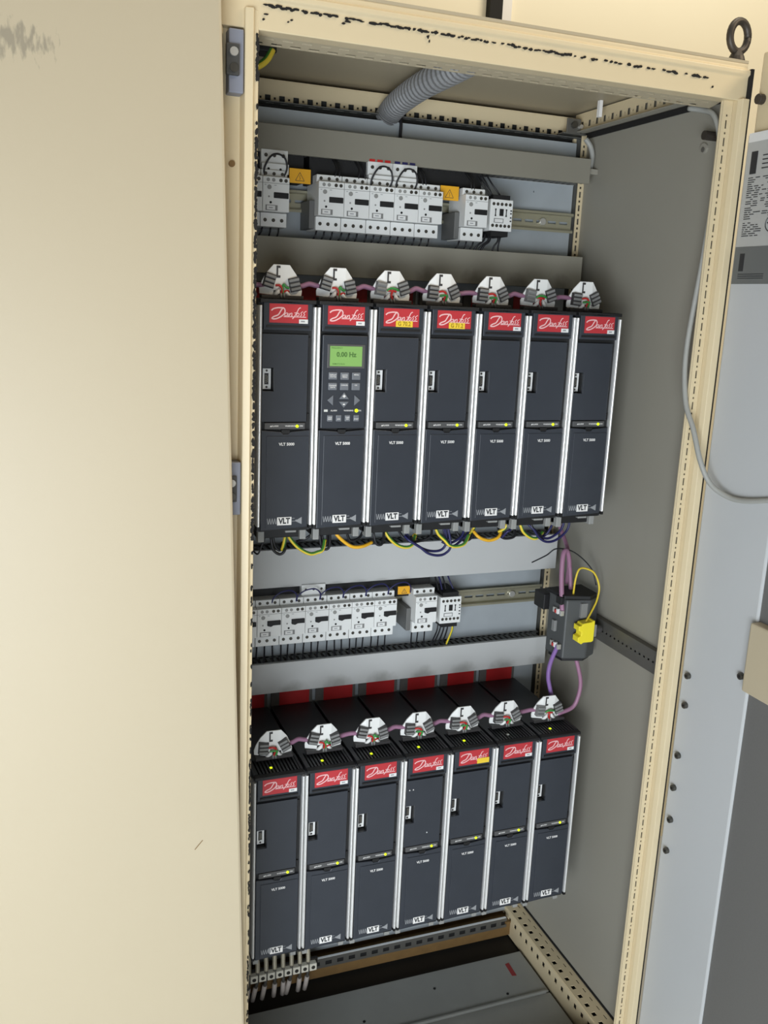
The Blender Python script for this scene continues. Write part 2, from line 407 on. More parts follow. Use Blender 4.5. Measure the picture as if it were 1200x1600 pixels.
eb = thing('lifting_eyebolt', 'dark iron lifting eyebolt screwed into top right cabinet corner', 'eyebolt', (693, -132, 386))
b = MB(eb); ring = []
a0 = math.radians(6)
for k in range(25):
    t = 2*math.pi*k/24; ring.append((693+18*math.cos(t)*math.cos(a0), -132+18*math.cos(t)*math.sin(a0), 420+21*math.sin(t)))
b.tube(ring, 5.6, 10); b.build('ring', 'iron', eb, smooth=True)
MB(eb).tube([(693, -132, 386), (693, -132, 392), (693, -132, 400)], [13, 11, 7], 14).build('collar', 'iron', eb)

# ------------------------------------------------------------------ neighbouring cabinet and its door (left)
nb = thing('neighbour_cabinet', 'beige cabinet body standing to the left behind its large door', 'cabinet', (-500, 100, -1500))
MB(nb).box(-900, -101, -130, YR, -1490, 380).build('cabinet_body', 'beige', nb, bevel=2)
MB(nb).box(-895, -106, -110, YR, -1500, -1490).build('plinth', 'dark_steel', nb)
dl = thing('cabinet_door', 'large smooth beige cabinet door with grey scuff, filling the left side', 'door', (-84, -182, 100))
lean = math.radians(1.56)
b = MB(dl); b.box(-884, -84, -190, -165, -1480, 520, Matrix.Rotation(-lean, 3, 'Y'), (-84, -180, 100))
b.build('door_leaf', 'beige_door', dl, bevel=4)
# grey scuffs rubbed into the paint near the top of the door
def scuffed(m, cx, cz, rx, rz, rgb):
    nt = m.node_tree; b_ = nt.nodes['Principled BSDF']; src = b_.inputs['Base Color'].links[0].from_socket
    tc = nt.nodes.new('ShaderNodeTexCoord'); mp = nt.nodes.new('ShaderNodeMapping'); mp.vector_type = 'POINT'
    mp.inputs['Location'].default_value = (-cx/rx, 0, -cz/rz); mp.inputs['Scale'].default_value = (1/rx, 0, 1/rz)
    nt.links.new(tc.outputs['Object'], mp.inputs['Vector'])
    ln = nt.nodes.new('ShaderNodeVectorMath'); ln.operation = 'LENGTH'; nt.links.new(mp.outputs[0], ln.inputs[0])
    m2 = nt.nodes.new('ShaderNodeMapping'); m2.inputs['Scale'].default_value = (170, 1, 55); m2.inputs['Rotation'].default_value = (0, .25, 0)
    nt.links.new(tc.outputs['Object'], m2.inputs['Vector'])
    nz = nt.nodes.new('ShaderNodeTexNoise'); nz.inputs['Scale'].default_value = 1; nz.inputs['Detail'].default_value = 5; nt.links.new(m2.outputs[0], nz.inputs['Vector'])
    sb = nt.nodes.new('ShaderNodeMath'); sb.operation = 'MULTIPLY_ADD'; nt.links.new(ln.outputs['Value'], sb.inputs[0]); sb.inputs[1].default_value = -.3; nt.links.new(nz.outputs['Fac'], sb.inputs[2])
    rp = nt.nodes.new('ShaderNodeMapRange'); rp.inputs[1].default_value = .26; rp.inputs[2].default_value = .42; rp.inputs[3].default_value = 0; rp.inputs[4].default_value = .6
    nt.links.new(sb.outputs[0], rp.inputs[0])
    mx = nt.nodes.new('ShaderNodeMix'); mx.data_type = 'RGBA'; nt.links.new(rp.outputs[0], mx.inputs[0]); nt.links.new(src, mx.inputs[6])
    mx.inputs[7].default_value = lin(rgb)+(1,); nt.links.new(mx.outputs[2], b_.inputs['Base Color'])
dm = MATS['beige_door'].copy(); scuffed(dm, -.232, .172, .052, .020, (120, 114, 100))
[o for o in dl.children][0].data.materials[0] = dm
m = MB(dl); m.ribbon([(-126, -750), (-121, -744), (-115, -737)], 1.2, -190.4); m.build('scratch', 'rust', dl)

# ------------------------------------------------------------------ the cabinet's own door, swung open at right
dr = thing('open_door', 'right cabinet door swung open, pale inner sheet with studs and data label', 'door', (715, -160, -1480))
D_ = lambda: MB(dr)
D_().box(716, 735, -860, -162, -1480, 395).build('door_leaf', 'beige', dr, bevel=3)
D_().box(709, 716, -312, -159.5, -1470, 281).build('inner_sheet', 'door_white', dr, bevel=3)
D_().box(713, 716.5, -840, -306, -1470, 281).build('dark_panel', 'door_dark', dr)
for z, y in ((-584, -179), (-637, -181), (-732, -179), (-794, -178), (-855, -180), (-916, -180), (-535, -298)):
    st = xdisc(D_(), 702, 709, y, z, 5.5).build('stud', 'screw', dr, bevel=1)
    xdisc(D_(), 701.4, 702.2, y, z, 2.2).build('stud_hole', 'hole', st)
for y, z in ((-173, 328), (-208, 316)):
    xdisc(D_(), 706, 716, y, z, 7.5).build('bolt', 'iron', dr, bevel=1)
D_().box(696, 716, -460, -312, -552, -440).build('door_box', 'beige_door', dr, bevel=3)
lb = D_().box(708, 709, -330, -164, 62, 272).build('data_label', 'paper', dr)
D_().box(707.6, 708.1, -330, -164, 62, 117).build('label_block', 'paper_dark', lb)
D_().box(707.6, 708.1, -330, -164, 268, 281).build('label_border', 'paper_white', lb)
tx = D_()
for (y0, y1, z0, z1) in ((-187, -174, 222, 254), (-186, -176, 81, 107)):
    tx.box(707.3, 707.7, y0, y1, z0, z1)
z = 216
while z > 128:
    y = -173; n = 0
    while y > -320:
        L = random.uniform(3, 16)
        if random.random() < .8 and not (-250 < y < -205 and z < 160): tx.box(707.5, 707.9, y-L, y, z, z+1.1)
        y -= L + random.uniform(1.5, 7); n += 1
        if n > 1 and random.random() < .3: y -= 14
    z -= 3.1
for z in range(70, 78, 3): tx.box(707.3, 707.7, -230, -176, z, z+1)
for z in (246, 240, 234, 228): tx.box(707.5, 707.9, -240, -198, z, z+1.5)
for y in (-232, -262):
    ringp = [(707.4, y+11*math.cos(6.283*k/20), 148+11*math.sin(6.283*k/20)) for k in range(21)]
    tx.tube(ringp, .8, 4)
    tx.tube([(707.4, y-7, 152), (707.4, y+2, 146), (707.4, y+7, 150)], 1.1, 4)
tx.build('print', 'print_dark', lb)

# ------------------------------------------------------------------ cable ducts, rails
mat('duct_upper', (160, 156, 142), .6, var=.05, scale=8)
stained('duct_sooty_upper', 'duct_upper', (64, 60, 50), .000, .026, .09, .028, .09, .5)
stained('duct_sooty_lower', 'duct_grey', (84, 78, 62), .000, .022, .035, .03, .09, .4)
def duct(z0, z1, yf, m, label, x1=674):
    t = thing('cable_duct', label, 'cable duct', (0, 268, z0))
    MB(t).box(-70, x1, yf, yf+2, z0, z1).box(-70, x1, yf+2, yf+8, z1-2, z1).box(-70, x1, yf+2, yf+8, z0, z0+2).build('cover', m, t, bevel=.8)
    MB(t).box(-70, x1, 266, 268, z0+2, z1-2).build('back', 'duct_grey', t)
    for zz in (z0+2.5, z1-4.5):
        s = MB(t); x = -70
        while x < x1-8: s.box(x, x+7, yf+8, 266, zz, zz+2); x += 12.5
        s.box(-70, x1, yf+8, yf+14, zz, zz+2).box(-70, x1, 258, 266, zz, zz+2)
        o = s.build('slotted_wall', 'duct_slots', t); o['kind'] = 'stuff'
    return t
duct(243, 287, 212, 'duct_top', 'grey smooth cable duct at the top, above the upper breakers')
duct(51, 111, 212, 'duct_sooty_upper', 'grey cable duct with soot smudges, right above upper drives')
duct(-506, -434, 212, 'duct_grey', 'grey cable duct just below the upper row of drives')
duct(-718, -658, 222, 'duct_sooty_lower', 'grey cable duct with dark slotted top below lower breakers')
def din(zc, label, x1=672):
    t = thing('mounting_rail', label, 'rail', (300, 268, zc))
    sl = [(x, zc, 18, 5) for x in range(-45, int(x1)-12, 25)]
    MB(t).perf(lambda u, v, q: (u, 262+q, v), -70, x1, zc-13, zc+13, sl, 1.2).build('rail_web', 'rail_steel', t)
    for sg in (1, -1):
        MB(t).box(-70, x1, 254, 263, zc+sg*13-.6, zc+sg*13+.6).box(-70, x1, 254, 255.2, min(zc+sg*13, zc+sg*18), max(zc+sg*13, zc+sg*18)).build('rail_edge', 'rail_steel', t)
    MB(t).disc(608 if zc > 0 else 604, zc, 257, 262, 7).build('rail_screw', 'screw_bright', t, bevel=1)
din(174, 'yellowish steel mounting rail behind the upper breakers')
din(-571, 'yellowish steel mounting rail behind the lower breakers')

# ------------------------------------------------------------------ drives
LOGO = [([(160, 300), (215, 248), (320, 218), (420, 214), (485, 225), (515, 290), (500, 370), (440, 440), (370, 490), (290, 530), (215, 540), (175, 520), (230, 470), (320, 430), (365, 380), (405, 300), (450, 230)], 34),
        ([(590, 362), (545, 362), (508, 400), (515, 442), (560, 428), (598, 372), (590, 440), (622, 430)], 20),
        ([(640, 358), (625, 442), (650, 385), (690, 356), (700, 385), (685, 440), (712, 428)], 20),
        ([(930, 195), (880, 222), (830, 330), (765, 450), (712, 522)], 26), ([(760, 348), (850, 340)], 18),
        ([(858, 350), (818, 388), (832, 434), (874, 420), (890, 372), (858, 350)], 20),
        ([(985, 300), (935, 348), (955, 398), (915, 440)], 20), ([(1080, 285), (1010, 340), (1035, 392), (995, 438)], 20),
        ([(480, 466), (780, 462), (1075, 463)], 22)]
def logo_pts(p): return [(16.1+(a-110)/1010*58.5, 3-(b-100)/545*27.5) for a, b in p]
def make_drive(panel):
    t = thing('variable_frequency_drive', '-', 'drive', (0, 0, 0))
    Q = lambda: MB(t)
    Q().box(2.5, 87.5, 22, 262, -345, 4).box(2.5, 6.5, 10, 22, -345, 4).box(83.5, 87.5, 10, 22, -345, 4).box(6.5, 83.5, 10, 22, -35, 4).build('housing', 'drive_black', t)
    # finned top
    v = Q()
    for k in range(13): v.box(7+k*6, 10.2+k*6, 10, 60, 3, 10)
    v.box(2.5, 87.5, 60, 64, 3, 10).box(3, 7, 10, 60, 3, 10).box(83.5, 87.5, 10, 60, 3, 10)
    v.build('top_grille', 'drive_black', t)
    Q().box(2.5, 87.5, 64, 262, 3.5, 9).build('top_cover', 'drive_black', t, bevel=1.5)
    Q().prism([(2.5, 9.5), (87.5, 9.5), (87.5, 4), (82, 4), (70, 4.8), (45, 6), (20, 4.8), (8, 4), (2.5, 4)], 'y', -1, 11).build('top_lip', 'deep_black', t, bevel=.8)
    fl = Q().box(4, 86, 264, 268, 4, 38).build('rear_flange', 'flange_grey', t)
    Q().box(20, 80, 263.2, 264.2, 6, 36).build('red_label', 'flange_red', fl)
    hd = Q().box(8, 82, 1, 12, -35, 5).build('header', 'drive_cover', t, bevel=.8)
    Q().box(12, 77, -1, 2, -31.5, -28.5).build('header_lip', 'deep_black', hd)
    bl = Q().box(16.1, 74.6, .2, 1.2, -24.5, 3).build('brand_label', 'brand_red', t)
    m = Q()
    for k, (p, wd) in enumerate(LOGO): m.ribbon(logo_pts(p), wd/1010*58.5, .12-.004*k)
    m.build('lettering', 'print_pale', bl, flat=True)
    Q().perf(lambda u, v_, q: (u, 8+q, v_), 6.5, 83.5, -345, -35, [(16.5, -108.5, 17, 35)], 14).build('front_recess', 'deep_black', t)
    if not panel:
        cv = Q().perf(lambda u, v_, q: (u, 3+q, v_), 7, 77, -172, -41, [(16.5, -108.5, 17, 35)], 5).build('upper_cover', 'drive_cover', t, bevel=.6)
        Q().box(77.4, 81, 5, 9, -58, -45).build('cover_hinge', 'deep_black', cv); Q().box(78, 81, 4, 9, -172, -160).build('cover_hinge', 'deep_black', cv)
        sk = Q().perf(lambda u, v_, q: (u, 16+q, v_), 10, 23.4, -124, -93, [(16.7, -108.5, 6.5, 17)], 1).build('serial_port', 'connector_plate', t)
        Q().prism([(13.9, -117), (19.5, -115.5), (19.5, -101.5), (13.9, -100)], 'y', 15, 17.2).build('port_socket', 'clamp_dark', sk)
        pn = Q()
        for k in range(5): pn.disc(15.7, -103.5-k*2.5, 14.7, 15.1, .6, 6)
        for k in range(4): pn.disc(17.9, -104.7-k*2.5, 14.7, 15.1, .6, 6)
        pn.build('pins', 'rail_steel', sk)
        for zz in (-96.2, -120.8): Q().disc(16.7, zz, 15, 16.2, 1.7, 8).build('port_screw', 'screw', sk)
        ss = Q().box(12, 75, 3.5, 9, -183.5, -174).build('status_strip', 'bezel_grey', t, bevel=.5)
        tx = Q().text('ALARM', 3.4, 28, 3.3, -178.8, .02).text('WARNING', 3.4, 52, 3.3, -178.8, .02).text('ON', 3.4, 69, 3.3, -178.8, .02)
        tx.prism([(20, -180), (23, -180), (21.5, -177.5)], 'y', 3.1, 3.4)
        tx.build('lettering', 'print_white', ss, flat=True)
        Q().disc(62.5, -179, 2.4, 4, 2.3).build('indicator_light', 'led_green', ss, smooth=False)
    else:
        cp = Q().box(8.5, 80, -2, 8, -182, -40).build('control_panel', 'drive_cover', t, bevel=1)
        bz = Q().box(16, 76.5, -3, 0, -89.5, -53.5).build('display_bezel', 'bezel_grey', cp, bevel=.8)
        Q().box(20, 71.5, -3.5, -1, -86.4, -56.3).build('display', 'lcd', cp)
        Q().text('FREQUENCY', 3.2, 31, -3.7, -59.2, .01).text('0.00 Hz', 10, 46, -3.7, -69, .04).text('REMOTE RUN', 3.2, 34, -3.7, -83.2, .01).build('display_print', 'lcd_ink', cp, flat=True)
        kt = Q()
        for n, (x, z, s) in enumerate(((25.6, -101.2, 'DISPLAY\nSTATUS'), (44.6, -101.4, 'QUICK\nMENU'), (63.3, -101.3, 'MENU'), (25.6, -117.3, 'CHANGE\nDATA'), (44.4, -117.3, 'CANCEL'), (63.1, -117.3, 'OK'))):
            Q().box(x-6.8, x+6.8, -3.6, -1, z-5.6, z+5.6).build('key', 'key_grey', cp, bevel=.8)
            kt.text(s, 2.9, x, -3.72, z+(0 if '\n' in s else 2), .015)
        for pl in ([(17.5, -138.4), (27, -130.5), (27, -146.5)], [(71, -138.4), (61.5, -130.5), (61.5, -146.5)], [(36.5, -136.5), (52.5, -136.5), (44.5, -126)], [(36.5, -140.5), (52.5, -140.5), (44.5, -150)]):
            Q().prism(pl, 'y', -3.6, -1).build('arrow_key', 'key_grey', cp, bevel=.4)
        kt.text('+', 8, 44.5, -3.75, -132.5, .06).text('-', 9, 44.5, -3.75, -144, .06)
        kt.text('ALARM', 3.2, 29, -2.15, -154.6, .02).text('WARNING', 3.2, 53, -2.15, -154.6, .02).text('ON', 3.2, 71, -2.15, -154.6, .02)
        for n, (x, s) in enumerate(((22.7, 'STOP\nRESET'), (36.9, '\nJOG'), (51.3, 'FWD\nREV'), (65.6, '\nSTART'))):
            Q().box(x-4.4, x+4.4, -3.6, -1, -171.2, -161.2).build('key', 'key_grey', cp, bevel=.8)
            kt.text(s, 2.6, x, -3.72, -166.2, .02)
        kt.build('lettering', 'print_white', cp, flat=True)
        Q().box(13, 19, -2.4, -1.5, -156.3, -152.8).build('alarm_light', 'led_off', cp)
        Q().disc(65.6, -154.5, -3, -1, 2.8).build('indicator_light', 'led_green', cp)
        Q().box(77.5, 82.5, 3, 9, -182, -40).build('panel_frame', 'drive_black', t)
    lc = Q().prism([(7, -342), (82, -338.5), (82, -185), (52, -187.5), (49, -191), (40, -191), (37, -187.5), (7, -185)], 'y', 2, 10).build('lower_cover', 'drive_cover', t, bevel=1)
    Q().box(15, 81, .8, 3, -337, -194).build('cover_face', 'drive_cover', lc, bevel=.5)
    Q().box(38, 51, 3, 9, -190.5, -184.5).build('latch', 'deep_black', lc)
    Q().text('VLT 5000', 6.1, 46, .7, -206.5, .03, 1.0).build('lettering', 'print_white', lc, flat=True)
    lg = Q().box(33, 55.8, .3, .75, -333.8, -321).build('logo_plate', 'print_white', lc)
    Q().text('VLT', 12.2, 44.4, .22, -327.4, .045, .86).build('lettering', 'print_dark', lg, flat=True)
    zz = Q()
    for k in range(4):
        x = 17.3+k*4
        zz.ribbon([(x, -322.5), (x+1.5, -331.5), (x+2, -331.5), (x+4, -322.5)], 1.0, .7-.002*k, 0)
    zz.build('logo_wave', 'print_grey', lc, flat=True)
    Q().prism([(72.3, -321.8), (72.3, -333.2), (61.5, -327.8)], 'y', .45, .75).build('logo_triangle', 'print_grey', lc)
    zz = Q(); zz.ribbon([(56.5, -323.5), (61, -323.5)], .8, .7, 0).ribbon([(56.5, -328), (61.5, -328), (64, -325.5)], .8, .69, 0)
    zz.build('logo_line', 'print_grey', lc, flat=True)
    for s, (a, b_) in enumerate(((.6, 6.0), (84.0, 89.4))):
        Q().prism([(a, 22), (a, 3), (a+1.2, .2), (a+2.7, -.6), (b_-1.2, .2), (b_, 3), (b_, 22)], 'z', -335.5, 0).build('side_rail', 'aluminium', t, bevel=.6)
        Q().box(a+.3, b_-.3, .5, 22, -341, -335.5).build('rail_end', 'deep_black', t)
    Q().box(8, 80, 30, 120, -362, -345).build('terminal_housing', 'deep_black', t, bevel=2)
    for (a, b_, c, d) in ((52, 70, -352, -345.5), (8, 18, -366, -347), (76, 86, -364, -346)):
        Q().box(a, b_, 22, 40, c, d).build('terminal_plug', 'module_grey_dim', t, bevel=1)
    return t
plain = make_drive(False); lcp = make_drive(True)
used = {'plain': False}
ZL = -772; todo = []
def sticker(t, loc, kind):
    if kind == 'white':
        o = MB().box(61, 74.8, -.5, -.1, -24.8, -18.6)
        s = o.build('number_sticker', 'sticker_white', t)
        MB().box(64, 70, -.58, -.5, -22.6, -20.6).build('print', 'print_grey', s)
    elif kind == 'low':
        MB().box(52, 76, -.5, -.1, -24.5, -14.5).build('number_sticker', 'sticker_yellow', t)
    else:
        s = MB().box(36, 64, -.5, -.1, -24.8, -15.6).build('number_sticker', 'sticker_yellow', t)
        MB().text(kind, 9.2, 50, -.6, -20.2, .02, .86).build('print', 'sticker_ink', s, flat=True)
upper = ['white', 'white', 'G 70.2', 'G 71.2', 'white', 'white', 'white']
lower = ['white', 'white', 'white', 'white', 'low', 'white', 'white']
ulab = ['black drive in upper row nearest the left post, white sticker on red label', 'black drive with green display and keypad, second in upper row',
        'black drive third from left in upper row, yellow sticker on red label', 'middle black drive of the upper row, yellow sticker on red label',
        'black drive fifth from left in upper row, between two white-stickered ones', 'second to last black drive of the upper row', 'rightmost black drive of the upper row beside side panel']
llab = ['black drive in lower row nearest the left post, paint chip beside its logo', 'second black drive from the left in lower row', 'third black drive from the left in lower row',
        'middle black drive of the lower row, fourth from left', 'black drive with blank yellow sticker on red label in lower row',
        'second to last black drive of the lower row', 'rightmost black drive of the lower row beside side panel']
for row, (labs, stk, z0, gname) in enumerate(((ulab, upper, 0, 'drives in the upper row'), (llab, lower, ZL, 'drives in the lower row'))):
    for k in range(7):
        if row == 0 and k == 1: d = lcp
        elif not used['plain']: d = plain; used['plain'] = True
        else: d = copy_tree(plain)
        put(d, (90*k, 0, z0)); tag(d, labs[k], 'drive', gname); todo.append((d, row, k, stk[k]))
for d, row, k, st_ in todo:
        sticker(d, None, st_)
        if row == 1: MB().prism([(34, 24), (38, 24), (38, 28), (34, 28)], 'z', 9.5, 11).build('option_light', 'led_off' if k == 5 else 'led_green', d)
        if row == 1 and k == 0:
            p = []
            for q in range(9): p.append((32+3.4*math.cos(q*.7)*random.uniform(.8, 1.1), -326+6*math.sin(q*.7)*random.uniform(.8, 1.1)))
            MB().prism(p, 'y', .2, .75).build('paint_chip', 'print_grey', d)
        if row == 1 and k == 3:
            for (a, c) in ((12, -60), (19, -60), (50, -150)): MB().prism([(a, c), (a+2.6, c), (a+1.3, c+2.4)], 'y', 2.4, 3).build('paint_chip', 'print_white', d)

# ------------------------------------------------------------------ bus connectors and purple bus cables
def make_conn(variant):
    t = thing('bus_connector', '-', 'connector', (0, 0, 0))
    Q = lambda: MB(t)
    L = [(-13, 48), (-23, 36), (-30, 23), (-33.5, 12), (-33, 4.5), (-13, 3)]
    R = [(12, 48), (23.5, 34), (30, 20), (33.5, 10), (32.5, 3), (13, 3)]
    pl = Q()
    bend = lambda x: max(0, abs(x)-12.5)*.3
    for th in (0, 2):
        pass
    def slab(poly):
        n = len(poly); vs = [(x, bend(x), z) for x, z in poly] + [(x, bend(x)+2.2, z) for x, z in poly]
        pl.add(vs, [tuple(range(n)), tuple(range(2*n-1, n-1, -1))] + [(i, (i+1) % n, n+(i+1) % n, n+i) for i in range(n)])
    slab([(-13, 48), (12, 48), (13, 10), (-13, 10)][::-1]); slab(L); slab(R[::-1])
    pl.build('shield_plate', 'connector_plate', t)
    Q().box(-8.6, -6.2, -.7, .5, 29, 46.5).box(-8.6, -2.6, -.7, .5, 43, 46.5).box(-8.6, -2.6, -.7, .5, 28.6, 32).build('bracket_mark', 'clamp_dark', t)
    specs = [(-19.5, 24, 15), (19.5, 19.5, -14)] if variant == 0 else ([(-18.5, 18, 4), (18, 20, -26)] if variant == 1 else [(-19, 20, 8), (19.5, 22, -20)])
    for j, (cx, cz, an) in enumerate(specs):
        r = RY(an)
        solid = variant == 2 and j == 0
        cl = Q().box(cx-8.2, cx+8.2, -4, 4, cz-10.5, cz+10.5, r).build('cable_clamp', 'clamp_dark' if not solid else 'clamp_grey', t)
        for k in (-1, 0, 1):
            Q().box(cx-8, cx+8, -6.5, -2, cz+k*6.7-2.2, cz+k*6.7+2.2, r, (cx, 0, cz)).build('clamp_rib', 'clamp_grey', cl, bevel=1)
    if variant == 0: ws = [('wire_red', [(-11, -4, 17), (-5, -6, 17), (-1, -6, 12), (-2, -5, 5)]), ('wire_leafgreen', [(10, -4, 14), (5, -6, 15), (1.5, -6, 19), (0, -6, 14), (1, -5, 5)]), ('wire_red', [(10, -3, 9), (5, -5, 9.5), (1, -5, 7)])]
    elif variant == 1: ws = [('wire_red', [(-10, -4, 19), (-3, -6, 20), (2, -6, 17), (0, -6, 10), (-2, -5, 4)]), ('wire_leafgreen', [(-8, -5, 13), (0, -7, 14), (4, -7, 13), (2, -6, 5)])]
    else: ws = [('wire_leafgreen', [(-10, -4, 17), (-3, -6, 21), (5, -6, 20), (10, -4, 18)]), ('wire_red', [(-8, -4, 17), (-1, -7, 17), (5, -6, 16)]), ('wire_red', [(-1, -7, 17), (-3, -7, 11), (-1, -6, 4)])]
    for c, p in ws: Q().tube(catmull(p), 1.7, 8).build('core_wire', c, t, smooth=True)
    for x in (-2.5, 2): Q().tube([(x, -5, 6), (x, -5, -1)], 2.1, 8).build('ferrule', 'clamp_grey', t, smooth=True)
    for a, b_ in ((-9, -14), (8, 13)): Q().tube([(a*.45, -3, 14), (a*.7, -3, 8), (b_, -2, 1)], [1, 3.6, 2.5], 8).build('shield_tail', 'connector_plate', t, smooth=True)
    Q().box(-33, 33, -6, 9, -2.5, 3).build('terminal_base', 'clamp_dark', t, bevel=1)
    return t
conns = [make_conn(0), make_conn(1), make_conn(2)]; cu = [0, 0, 0]
for row in range(2):
    for k in range(7):
        v = ((0, 0, 2, 1, 1, 2, 1), (1, 0, 0, 1, 1, 1, 2))[row][k]
        c = conns[v] if not cu[v] else copy_tree(conns[v]); cu[v] = 1
        put(c, (90*k+48, 55, 12.5+(ZL+2 if row else 0)))
        which = 'leftmost' if k == 0 else ('rightmost' if k == 6 else ORD[k])
        if k == 3: which = 'middle'
        if k == 5: which = 'second to last'
        tag(c, 'white %s bus connector on top of the %s drives' % (which, ('upper row of', 'lower row of')[row]), 'connector', ('connectors on the upper drives', 'connectors on the lower drives')[row])
    zz = 12.5+(ZL+2 if row else 0)
    for k in range(6):
        a = 90*k+48+20; b_ = 90*k+138-20; s = random.uniform(-2, 3)
        p = [(a, 62, zz+17), (a+14, 63, zz+18), ((a+b_)/2, 64, zz+20+s), (b_-14, 63, zz+20), (b_, 62, zz+18)]
        solo(MB().tube(catmull(p), 4, 10), 'bus_cable', 'bus_purple', 'short purple bus cable between %s and %s connectors of the %s row' % (ORD[k], ORD[k+1], ('upper', 'lower')[row]), 'cable', (a, 62, zz+17), 'purple cables linking the %s connectors' % ('upper', 'lower')[row], smooth=True)
def cable(p, r, m, label, name='bus_cable', group=None, n=10, two=False):
    return solo(MB().tube(catmull(p), r, n, two), name, m, label, 'wire' if 'wire' in name else 'cable', p[0], group, smooth=True)
cable([(28, 62, 28), (0, 66, 30), (-34, 80, 28)], 4, 'bus_purple', 'purple bus cable entering leftmost upper connector from behind the post')
cable([(560+28, 62, 28), (600, 90, 26), (640, 150, 10), (655, 200, -60), (656, 215, -250), (652, 190, -380), (640, 120, -440), (637, 95, -500), (640, 100, -520)], 4, 'bus_purple', 'purple bus cable running down behind the upper drives to repeater')
cable([(640, 112, -505), (636, 104, -465), (624, 96, -436), (612, 90, -438), (606, 80, -481), (603, 62, -545)], 4.6, 'bus_purple', 'purple bus cable plugged into the top of repeater box')
cable([(602, 66, -612), (597, 78, -652), (596, 80, -680), (601, 78, -705), (607, 68, -740)], 4.2, 'bus_violet', 'violet bus cable hanging from repeater down to the last lower connector')
cable([(636, 66, -620), (648, 62, -655), (657, 60, -690), (655, 60, -720), (644, 60, -742), (612, 60, -752)], 4, 'bus_purple', 'purple bus cable looping right from repeater box to last lower connector')

# ------------------------------------------------------------------ wiring under the upper drives
W = {'earth': [
 ([(62, -357), (67, -369), (78, -382), (90, -391), (102, -396), (113, -394), (122, -390), (128, -375)], 'yellow-green earth wire looping under the first and second upper drives'),
 ([(62, -354), (60, -366), (58, -378), (57, -391)], 'short yellow-green earth wire hanging straight under first upper drive'),
 ([(234, -360), (243, -378), (258, -392), (274, -398), (287, -395), (296, -380)], 'yellow-green earth wire looping under the third upper drive'),
 ([(306, -352), (304, -364), (301, -373), (295, -383)], 'short yellow-green earth wire right of the third upper drive'),
 ([(320, -352), (324, -363), (330, -374), (342, -385), (352, -395), (365, -398), (380, -394), (392, -380)], 'yellow-green earth wire looping under the middle upper drive'),
 ([(468, -352), (466, -360), (462, -371), (454, -380)], 'short yellow-green earth wire beneath the sixth upper drive edge'),
 ([(494, -356), (497, -369), (504, -382), (519, -393), (533, -395), (549, -386)], 'yellow-green earth wire looping under the sixth upper drive'),
 ([(405, -356), (408, -370), (404, -384)], 'short yellow-green earth wire left of the fifth upper drive')],
 'orange': [
 ([(143, -358), (147, -367), (161, -380), (175, -388), (192, -388), (211, -384)], 'orange-yellow wire drooping under the keypad drive'),
 ([(404, -376), (410, -384), (422, -390), (435, -392), (450, -387), (460, -376)], 'orange-yellow wire drooping under the fifth upper drive')],
 'black': [
 ([(38, -350), (37, -370), (41, -388), (52, -396), (60, -389), (62, -370)], 'black looped wire under first upper drive, outer loop'),
 ([(42, -350), (42, -370), (46, -385), (54, -391), (60, -380)], 'black looped wire under first upper drive, inner loop'),
 ([(30, -350), (28, -365), (26, -378), (19, -397), (12, -394)], 'thin black wire hooking left below first upper drive'),
 ([(34, -352), (32, -370), (24, -388), (8, -384), (0, -372)], 'thin black wire sagging left below first upper drive'),
 ([(118, -352), (105, -364), (94, -372), (82, -378)], 'black wire slanting between first and second upper drives'),
 ([(123, -350), (121, -370), (124, -388), (130, -394), (138, -389), (141, -361)], 'black looped wire left under the keypad drive'),
 ([(128, -350), (127, -372), (131, -386), (137, -384), (138, -360)], 'black tighter loop of wire left under the keypad drive'),
 ([(165, -352), (172, -370), (180, -385), (196, -380), (208, -362)], 'thick black wire hanging right under the keypad drive'),
 ([(216, -352), (214, -372), (220, -388), (230, -387), (235, -368)], 'black looped wire left under the third upper drive'),
 ([(262, -366), (270, -380), (285, -389), (305, -388), (322, -380), (326, -360)], 'black wire swinging from the third upper drive to its right neighbour'),
 ([(372, -372), (382, -388), (393, -395), (406, -387), (412, -362)], 'black looped wire under the fifth upper drive'),
 ([(462, -370), (463, -384), (469, -394), (481, -397), (495, -393), (497, -378)], 'black round loop of wire between fifth and sixth upper drives'),
 ([(512, -352), (518, -372), (532, -388), (548, -398)], 'black wire slanting under the sixth upper drive')],
 'blue': [
 ([(270, -376), (278, -384), (296, -395), (312, -407), (330, -412), (345, -409), (354, -396), (350, -362)], 'dark blue wire with the lowest loop under the middle upper drive'),
 ([(274, -372), (284, -386), (304, -400), (325, -406), (342, -403), (349, -388), (347, -362)], 'dark blue wire looping just inside the lowest loop'),
 ([(344, -354), (346, -372), (352, -389), (363, -394), (382, -382), (390, -356)], 'dark blue wire looping right of the middle upper drive'),
 ([(350, -396), (368, -403), (384, -393), (397, -379), (402, -356)], 'dark blue wire sagging towards the fifth upper drive'),
 ([(458, -388), (463, -376), (469, -372), (480, -352)], 'short dark blue wire left of the sixth upper drive'),
 ([(584, -350), (593, -363), (590, -382), (570, -398), (550, -401), (533, -392), (520, -376), (508, -364)], 'dark blue wire in the big loop under the last upper drive'),
 ([(578, -350), (586, -366), (580, -384), (560, -396), (545, -394), (530, -380)], 'dark blue wire inside the big loop under last upper drive'),
 ([(578, -352), (568, -370), (558, -389), (550, -398)], 'dark blue wire crossing down left under last upper drive')]}
